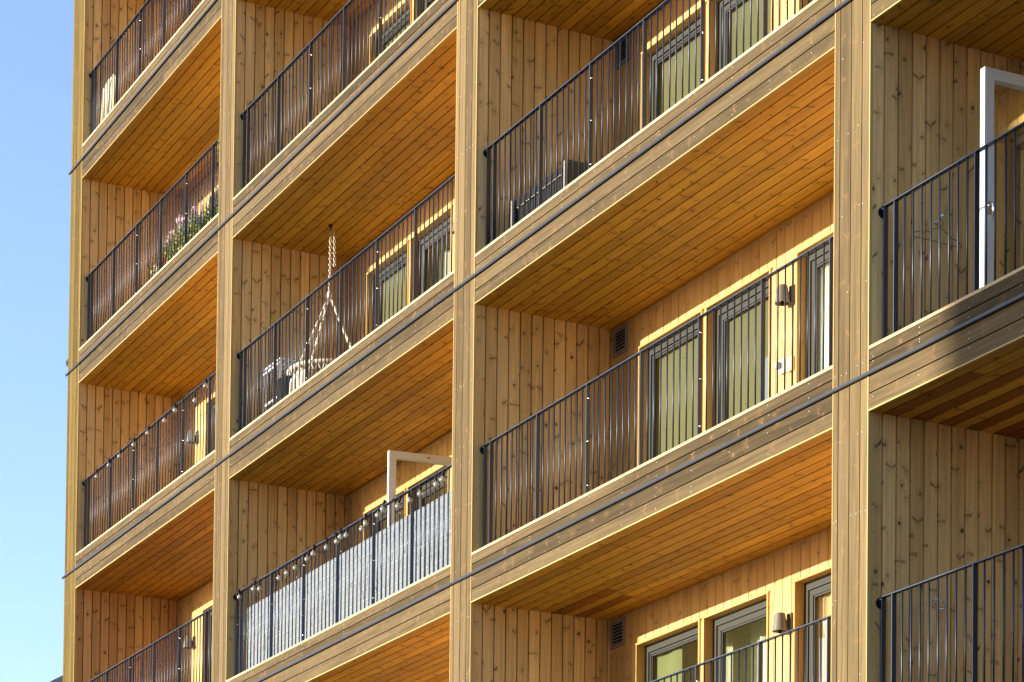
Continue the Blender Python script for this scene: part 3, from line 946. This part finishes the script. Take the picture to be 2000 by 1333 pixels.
# a cream throw
def cloth(name, x0, x1, y, z0, z1, m, label, cat, rib=0.05, amp=0.02, lean=0.0, roundtop=0.0):
    mb = MB(); vs, fs = [], []
    nx, nz = 36, 14
    for side in (0, 1):
        for j in range(nz + 1):
            for i in range(nx + 1):
                u, w = i / nx, j / nz
                xx = x0 + (x1 - x0) * u
                top = z1 - roundtop * abs(2 * u - 1) ** 3
                zz = z0 + (top - z0) * w + (0.012 * math.sin(u * 19) * w)
                edge = min(1.0, 6 * min(u, 1 - u), 5 * min(w + .2, 1 - w))
                th = 0.045 * max(edge, 0) ** 0.5
                bump = amp * math.sin(2 * PI * xx / rib) * max(edge, 0)
                yy = y + lean * w + (-th - bump if side == 0 else th)
                vs.append((xx, yy, zz))
    N = (nx + 1) * (nz + 1)
    for side in (0, 1):
        for j in range(nz):
            for i in range(nx):
                a = side * N + j * (nx + 1) + i
                q = [a, a + 1, a + nx + 2, a + nx + 1]
                fs.append(q if side == 0 else q[::-1])
    rim = [i for i in range(nx + 1)] + [j * (nx + 1) + nx for j in range(1, nz + 1)] + [nz * (nx + 1) + i for i in range(nx - 1, -1, -1)] + [j * (nx + 1) for j in range(nz - 1, 0, -1)]
    for k in range(len(rim)):
        a, c = rim[k], rim[(k + 1) % len(rim)]
        fs.append([c, a, a + N, c + N])
    mb.mesh(vs, fs, m, True)
    return tag(mb.build(name, origin=((x0 + x1) / 2, y, z0)), label, cat)
cloth('throw_blanket', 7.36, 7.80, 0.33, -6.03, -5.475, M['rope'], 'cream knitted throw bundled between the black bin and the rope chair', 'throw', 0.06, 0.012, 0.03, 0.05)
cloth('outdoor_cushion', 0.21, 0.74, 0.21, -0.03, 0.86, M['cream'], 'cream ribbed outdoor cushion standing behind the top left railing', 'cushion', 0.075, 0.014, 0.03, 0.07)

# ------------------------------------------------------------------ wicker seat
ws = thing('wicker_bench', (13.9, 0.3, -6), 'black woven wicker bench with arm fronts coloured as sunlit behind the third column railing', 'bench')
mb = MB(); mb.box((13.292, 0.30, -6.03), (13.348, 1.02, -5.462), M['wicker']); mb.build('arm', ws)
mb = MB(); mb.box((14.405, 0.30, -6.03), (14.466, 1.02, -5.462), M['wicker']); mb.build('arm', ws)
mb = MB(); mb.box((13.350, 0.94, -6.03), (14.403, 1.00, -5.20), M['wicker']); mb.build('backrest', ws)
mb = MB(); mb.box((13.350, 0.34, -6.02), (14.403, 0.93, -5.72), M['black']); mb.build('seat', ws)
mb = MB(); mb.box((13.350, 0.325, -5.545), (14.403, 0.36, -5.470), M['black'], along=0); mb.build('front_rail', ws)
mb = MB(); mb.box((13.350, 0.345, -6.03), (14.403, 0.365, -5.545), M['black'], along=0); mb.build('front_panel', ws)
mb = MB()
for k in range(26):
    xx = 13.38 + k * 0.039
    mb.box((xx, 0.322, -5.556), (xx + 0.022, 0.345, -5.551), M['cream'])
mb.build('dotted_highlight', ws)  # cream dashes paint the dotted highlights along the band
for xx in (13.320, 14.435):
    mb = MB()
    z = -6.02
    while z < -5.47:
        mb.box((xx - 0.017, 0.292, z), (xx + 0.017, 0.299, z + 0.013), M['weave']); z += 0.018
    mb.build('sunlit_weave', ws)  # pale strips paint the sunlight on the arm fronts

# ------------------------------------------------------------------ flowers
def planter(x0, x1, name, label, cat, kind, seed):
    r = random.Random(seed)
    zf = -3.03
    t = thing(name, ((x0 + x1) / 2, 0.30, zf), label, cat, 'flower planters behind the railing')
    mb = MB()
    ztop = zf + 0.24
    mb.mesh([(x0 + .03, .22, zf), (x1 - .03, .22, zf), (x1 - .03, .38, zf), (x0 + .03, .38, zf), (x0, .20, ztop), (x1, .20, ztop), (x1, .40, ztop), (x0, .40, ztop)],
            [[0, 1, 5, 4], [1, 2, 6, 5], [2, 3, 7, 6], [3, 0, 4, 7], [4, 5, 6, 7], [3, 2, 1, 0]], M['pot'], False)
    mb.build('pot', t)
    leaf = MB(); fl = MB()
    def leaf_at(p, s, m):
        d = Vector((r.uniform(-1, 1), r.uniform(-1, .4), r.uniform(-.4, 1))).normalized()
        n = d.orthogonal().normalized(); n = (n + d.cross(n) * r.uniform(-1, 1)).normalized()
        p = Vector(p)
        leaf.face([p, p + d * s * .5 + n * s * .32, p + d * s, p + d * s * .5 - n * s * .32], m)
    def blossom(c, rad, m, n):
        for k in range(n):
            d = Vector((r.gauss(0, 1), r.gauss(0, 1), r.gauss(0, 1))).normalized()
            p = Vector(c) + d * rad * r.uniform(.5, 1)
            n_ = d.orthogonal().normalized(); b_ = d.cross(n_); s = rad * .5
            fl.face([p - n_ * s, p - b_ * s + d * s * .2, p + n_ * s, p + b_ * s + d * s * .2], m)
    W = x1 - x0
    if kind == 'mixed':
        for k in range(340):
            u = r.random(); hgt = (.16 + .26 * u) * r.random() ** .6
            leaf_at((x0 + W * u, .27 + r.uniform(-.08, .08), ztop + hgt), .045, M['leaf_y'] if r.random() < .6 else M['leaf'])
        for k in range(14): blossom((x0 + W * r.uniform(.0, .35), .22 + r.uniform(-.03, .04), ztop + r.uniform(.02, .17)), .026, M['creamf'], 22)
        for k in range(8): blossom((x0 + W * r.uniform(.3, .62), .22, ztop + r.uniform(.08, .24)), .024, M['redf'], 22)
        for k in range(5): blossom((x0 + W * r.uniform(.72, 1.0), .23, ztop + r.uniform(.25, .43)), .030, M['pink'], 24)
        for k in range(6): leaf.tube([(x0 + W * r.uniform(.7, 1), .25, ztop), (x0 + W * r.uniform(.75, 1), .25, ztop + .36)], .004, M['leaf'], 5)
    elif kind == 'hydrangea':
        for k in range(380):
            u = r.random(); hgt = .34 * r.random() ** .6
            leaf_at((x0 + W * u, .27 + r.uniform(-.09, .09), ztop + hgt), .06, M['leaf_y'] if r.random() < .75 else M['leaf'])
        blossom((x0 + W * .28, .22, ztop + .44), .070, M['pink'], 110)
        blossom((x0 + W * .36, .25, ztop + .43), .060, M['pink'], 80)
        blossom((x0 + W * .92, .23, ztop + .42), .045, M['pink'], 50)
        leaf.tube([(x0 + W * .3, .25, ztop), (x0 + W * .3, .23, ztop + .40)], .005, M['leaf'], 5)
        leaf.tube([(x0 + W * .9, .25, ztop), (x0 + W * .92, .23, ztop + .38)], .005, M['leaf'], 5)
    else:
        for k in range(130):
            u = r.random()
            b = Vector((x0 + W * u, .28 + r.uniform(-.08, .08), ztop - .02))
            hgt = r.uniform(.22, .36 + .05 * math.sin(u * 9))
            tip = b + Vector((r.uniform(-.08, .08), r.uniform(-.06, .02), hgt))
            leaf.tube([b, (b + tip) / 2 + Vector((r.uniform(-.02, .02), 0, .02)), tip], .0035, M['leaf'], 4)
            for q in range(6):
                p = b.lerp(tip, r.uniform(.15, .8)); leaf_at(p, .05, M['leaf'] if r.random() < .6 else M['leaf_y'])
            if r.random() < .55:
                for q in range(4):
                    blossom(tip - Vector((0, 0, .022 * q)), .013, M['violet'], 9)
    leaf.build('foliage', t); fl.build('blossoms', t)
planter(2.55, 3.35, 'planter', 'planter of cream and red flowers, leftmost of the plants behind the railing', 'planter', 'mixed', 1)
planter(3.50, 4.25, 'planter', 'planter with pink hydrangea heads over yellow green leaves, between the other two plants', 'planter', 'hydrangea', 2)
planter(4.28, 5.62, 'planter', 'planter of feathery violet lavender beside the pillar of the left column', 'planter', 'lavender', 3)
# hanging plant tips at the pillar
t = thing('hanging_plant', (5.42, 0.34, -3 + 2.45), 'green plant trailing from the ceiling next to the pillar, above the lavender', 'plant')
r_ = random.Random(5)
mb = MB(); mb.lathe((5.42, 0.34, -3 + 0.98), (0, 0, 1), [(0, 0.04), (0.01, 0.05), (0.09, 0.07), (0.10, 0.065), (0.085, 0.0)], M['pot'], 16); mb.build('pot', t)
mb = MB()
for a in (0, 2.1, 4.2): mb.tube([(5.42 + .1 * math.cos(a), .34 + .1 * math.sin(a), -3 + 1.11), (5.42, .34, -3 + OPEN)], .003, M['cable'], 4)
mb.build('cord', t)
mb = MB()
for k in range(12):
    a = r_.uniform(0, 2 * PI); L = r_.uniform(.15, .35)
    p = [Vector((5.42 + .08 * math.cos(a), .34 + .08 * math.sin(a), -3 + 1.12))]
    for q in range(1, 7):
        p.append(p[0] + Vector((.16 * math.cos(a) * min(1, q / 3), .16 * math.sin(a) * min(1, q / 3), .05 - L * (q / 6) ** 1.5)))
    mb.tube(p, .003, M['leaf'], 4)
    for q in p[1:]:
        for e in range(3):
            d = Vector((r_.uniform(-1, 1), r_.uniform(-1, 1), r_.uniform(-1, .3))).normalized(); n = d.orthogonal().normalized()
            mb.face([q, q + d * .02 + n * .009, q + d * .045, q + d * .02 - n * .009], M['leaf_y'] if r_.random() < .4 else M['leaf'])
mb.build('foliage', t)

# ------------------------------------------------------------------ curtains
def curtain(x0, x1, zf, m, label, amp=0.035, per=0.16, y=D + 0.42):
    mb = MB(); vs, fs = [], []
    nx = int((x1 - x0) / 0.018); nz = 6
    ph = rnd.uniform(0, 6)
    for j in range(nz + 1):
        for i in range(nx + 1):
            xx = x0 + (x1 - x0) * i / nx
            a = 2 * PI * xx / per + ph
            vs.append((xx + 0.012 * math.sin(a * 2), y + amp * math.sin(a + 0.5 * math.sin(a * .37)), zf + 0.02 + 2.38 * j / nz))
    for j in range(nz):
        for i in range(nx):
            a = j * (nx + 1) + i
            fs.append([a, a + 1, a + nx + 2, a + nx + 1])
    mb.mesh(vs, fs, m)
    return tag(mb.build('curtain', origin=((x0 + x1) / 2, y, zf)), label, 'curtain', 'curtains behind the balcony glass')
c0 = BAYS[2][0]
curtain(c0 + 1.55, c0 + 2.45, -12, M['curtain'], 'pale green pleated curtain behind the door glass in the lowest third column balcony')
curtain(c0 + 0.60, c0 + 1.15, -12, M['room_green'], 'added green sheet imitating the bright room, in the window below the lowest wall vent', y=D + 0.165, amp=0.010, per=0.3)  # sheet added to imitate the bright room behind this pane
curtain(c0 + 3.475, c0 + 4.56, -12, M['curtain_beige'], 'beige curtain behind the glass right of the lowest wall lamp', y=D + 0.165, amp=0.016, per=0.12)
curtain(c0 + 3.475, c0 + 4.56, -9, M['curtain_white'], 'white curtain behind the glass right of the middle wall lamp', y=D + 0.165, amp=0.016, per=0.12)
b0 = BAYS[1][0]
curtain(b0 + 1.84, b0 + 2.25, -6, M['curtain_white'], 'narrow white curtain in the door behind the rope chair balcony', y=D + 0.34)

def blind(b, s, k, label):
    x0 = BAYS[b][0]; a, c, _ = OPENINGS[b][k]
    zf = -H * s; y = D + 0.150
    t = thing('roller_blind', (x0 + (a + c) / 2, y, zf + 2.1), label, 'blind', 'olive roller blinds behind the balcony glass')
    mb = MB(); mb.box((x0 + a + .05, y, zf + 0.02), (x0 + c - .05, y + 0.004, zf + 2.06), M['blind'], along=2); mb.build('fabric', t)
    mb = MB(); mb.tube([(x0 + a + .05, y + .02, zf + 2.08), (x0 + c - .05, y + .02, zf + 2.08)], 0.018, M['blind'], 10); mb.build('roller', t)
blind(2, 3, 0, 'olive roller blind in the window just right of the middle wall vent')
blind(2, 3, 1, 'olive roller blind in the balcony door left of the middle wall lamp')
blind(2, 2, 0, 'olive roller blind in the left window of the wicker bench balcony')
blind(2, 2, 1, 'olive roller blind in the balcony door of the wicker bench balcony')
blind(1, 1, 0, 'olive roller blind in the window of the topmost balcony in the second column')
blind(1, 2, 0, 'olive roller blind in the window right of the hanging rope chair')

# ------------------------------------------------------------------ surroundings
mb = MB()
S = 3000
mb.face([(-S, -S, Z_GROUND), (S, -S, Z_GROUND), (S, S, Z_GROUND), (-S, S, Z_GROUND)], plain('ground_asphalt', (0.085, 0.082, 0.078), 0.9, var=0.15, scale=0.4))
tag(mb.build('ground'), kind='structure')

# grey roofed block far off at the lower left
hd = thing('distant_house', (-21.8, 6.1, Z_GROUND), 'distant house with a grey pitched roof at the bottom left corner', 'house')
def hp(a, b, z):       # a: along the picture's right, b: away from the camera
    R2 = Vector((0.452, 0.892, 0)); F2 = Vector((-0.892, 0.452, 0))
    q = Vector((-21.77, 6.14, 0)) + R2 * a + F2 * b
    return (q.x, q.y, z)
sl = 0.52
zz = lambda a: -3.16 + sl * a
mb = MB()
a0, a1 = -1.2, 5.0
for b_ in (0.3, 9.0):
    pts = [hp(a0, b_, Z_GROUND), hp(2 * a1 - a0, b_, Z_GROUND), hp(2 * a1 - a0, b_, zz(a0) - .15), hp(a1, b_, zz(a1) - .15), hp(a0, b_, zz(a0) - .15)]
    mb.face(pts if b_ < 1 else pts[::-1], M['render'])
mb.face([hp(a0, 0.3, Z_GROUND), hp(a0, 9, Z_GROUND), hp(a0, 9, zz(a0) - .15), hp(a0, .3, zz(a0) - .15)][::-1], M['render'])
mb.build('wall', hd)
mb = MB()
for sgn in (0, 1):
    f = (lambda a: a) if sgn == 0 else (lambda a: 2 * a1 - a)
    e = a0 - 0.4
    P = [hp(f(e), 0, zz(e)), hp(f(a1), 0, zz(a1)), hp(f(a1), 9.3, zz(a1)), hp(f(e), 9.3, zz(e))]
    Q = [(p[0], p[1], p[2] - .18) for p in P]
    mb.mesh(P + Q, [[0, 1, 2, 3], [7, 6, 5, 4], [0, 4, 5, 1], [1, 5, 6, 2], [2, 6, 7, 3], [3, 7, 4, 0]], M['roof'], False)
mb.build('roof', hd)

# block across the street whose edge shades the right-hand bay
ex, ey = 20.90 - 0.36 * 44, -44.0
nb = thing('street_block', (ex + 12, ey - 6, Z_GROUND), 'pale rendered block across the street that shades the right hand balconies', 'building')
mb = MB(); mb.box((ex, ey - 12, Z_GROUND), (ex + 42, ey, 20.0), M['render']); mb.build('wall', nb)
mb = MB(); mb.box((ex, ey - 12.3, 20.0), (ex + 42.3, ey + 0.3, 20.4), M['roof']); mb.build('roof', nb)
for i in range(5):
    for k in range(8):
        xx, z = ex + 1.6 + i * 3.1, Z_GROUND + 1.5 + k * 3.3
        mb = MB(); mb.box((xx, ey, z), (xx + 1.3, ey + 0.04, z + 1.5), M['wframe']); mb.box((xx + .08, ey + .04, z + .08), (xx + 1.22, ey + .045, z + 1.42), M['wdark']); mb.build('window', nb)

# ------------------------------------------------------------------ light
w = bpy.data.worlds.new('World'); scene.world = w
w.use_nodes = True
nt = w.node_tree; nt.nodes.clear()
sky = nt.nodes.new('ShaderNodeTexSky'); sky.sky_type = 'NISHITA'; sky.sun_disc = False
sky.sun_elevation = math.asin(SUN.z)
sky.sun_rotation = math.atan2(SUN.x, SUN.y)
sky.altitude = 50; sky.air_density = 1.0; sky.dust_density = 0.6; sky.ozone_density = 2.2
bg = nt.nodes.new('ShaderNodeBackground'); bg.inputs[1].default_value = 0.15
ow = nt.nodes.new('ShaderNodeOutputWorld')
tint = nt.nodes.new('ShaderNodeMix'); tint.data_type = 'RGBA'; tint.blend_type = 'MULTIPLY'
tint.inputs[0].default_value = 1.0; tint.inputs[7].default_value = (1.11, 1.0, 1.05, 1)
nt.links.new(sky.outputs[0], tint.inputs[6]); nt.links.new(tint.outputs[2], bg.inputs[0]); nt.links.new(bg.outputs[0], ow.inputs[0])

ld = bpy.data.lights.new('sun', 'SUN'); ld.energy = 3.3; ld.angle = math.radians(0.53); ld.color = (1.0, 0.90, 0.74)
lo = bpy.data.objects.new('sun', ld); COL.objects.link(lo)
lo.rotation_euler = SUN.to_track_quat('Z', 'Y').to_euler()
lo.location = (0, -30, 10)

# ------------------------------------------------------------------ camera
CAMP = Vector((36.24387942, -11.22164013, -15.76966571))
yaw, pitch, roll = (math.radians(a) for a in (-63.10062631, 1.99962246, 0.61456552))
Fv = Vector((math.sin(yaw) * math.cos(pitch), math.cos(yaw) * math.cos(pitch), math.sin(pitch)))
r0 = Vector((math.cos(yaw), -math.sin(yaw), 0)); u0 = r0.cross(Fv)
Rv = r0 * math.cos(roll) + u0 * math.sin(roll); Uv = -r0 * math.sin(roll) + u0 * math.cos(roll)
cd = bpy.data.cameras.new('camera'); co = bpy.data.objects.new('camera', cd); COL.objects.link(co)
co.matrix_world = Matrix(((Rv.x, Uv.x, -Fv.x, CAMP.x), (Rv.y, Uv.y, -Fv.y, CAMP.y), (Rv.z, Uv.z, -Fv.z, CAMP.z), (0, 0, 0, 1)))
cd.sensor_fit = 'HORIZONTAL'; cd.sensor_width = 36.0; cd.lens = 5098.373673718442 / 2000 * 36
cd.shift_x = 0.0; cd.shift_y = (2236.889936927445 - 666.5) / 2000
cd.clip_start = 0.1; cd.clip_end = 8000
scene.camera = co

scene.view_settings.view_transform = 'Standard'
scene.view_settings.look = 'None'
scene.view_settings.gamma = 1.0
scene.view_settings.exposure = 1.58
scene.render.engine = 'CYCLES'
scene.cycles.max_bounces = 14
scene.cycles.diffuse_bounces = 8
scene.cycles.transparent_max_bounces = 16
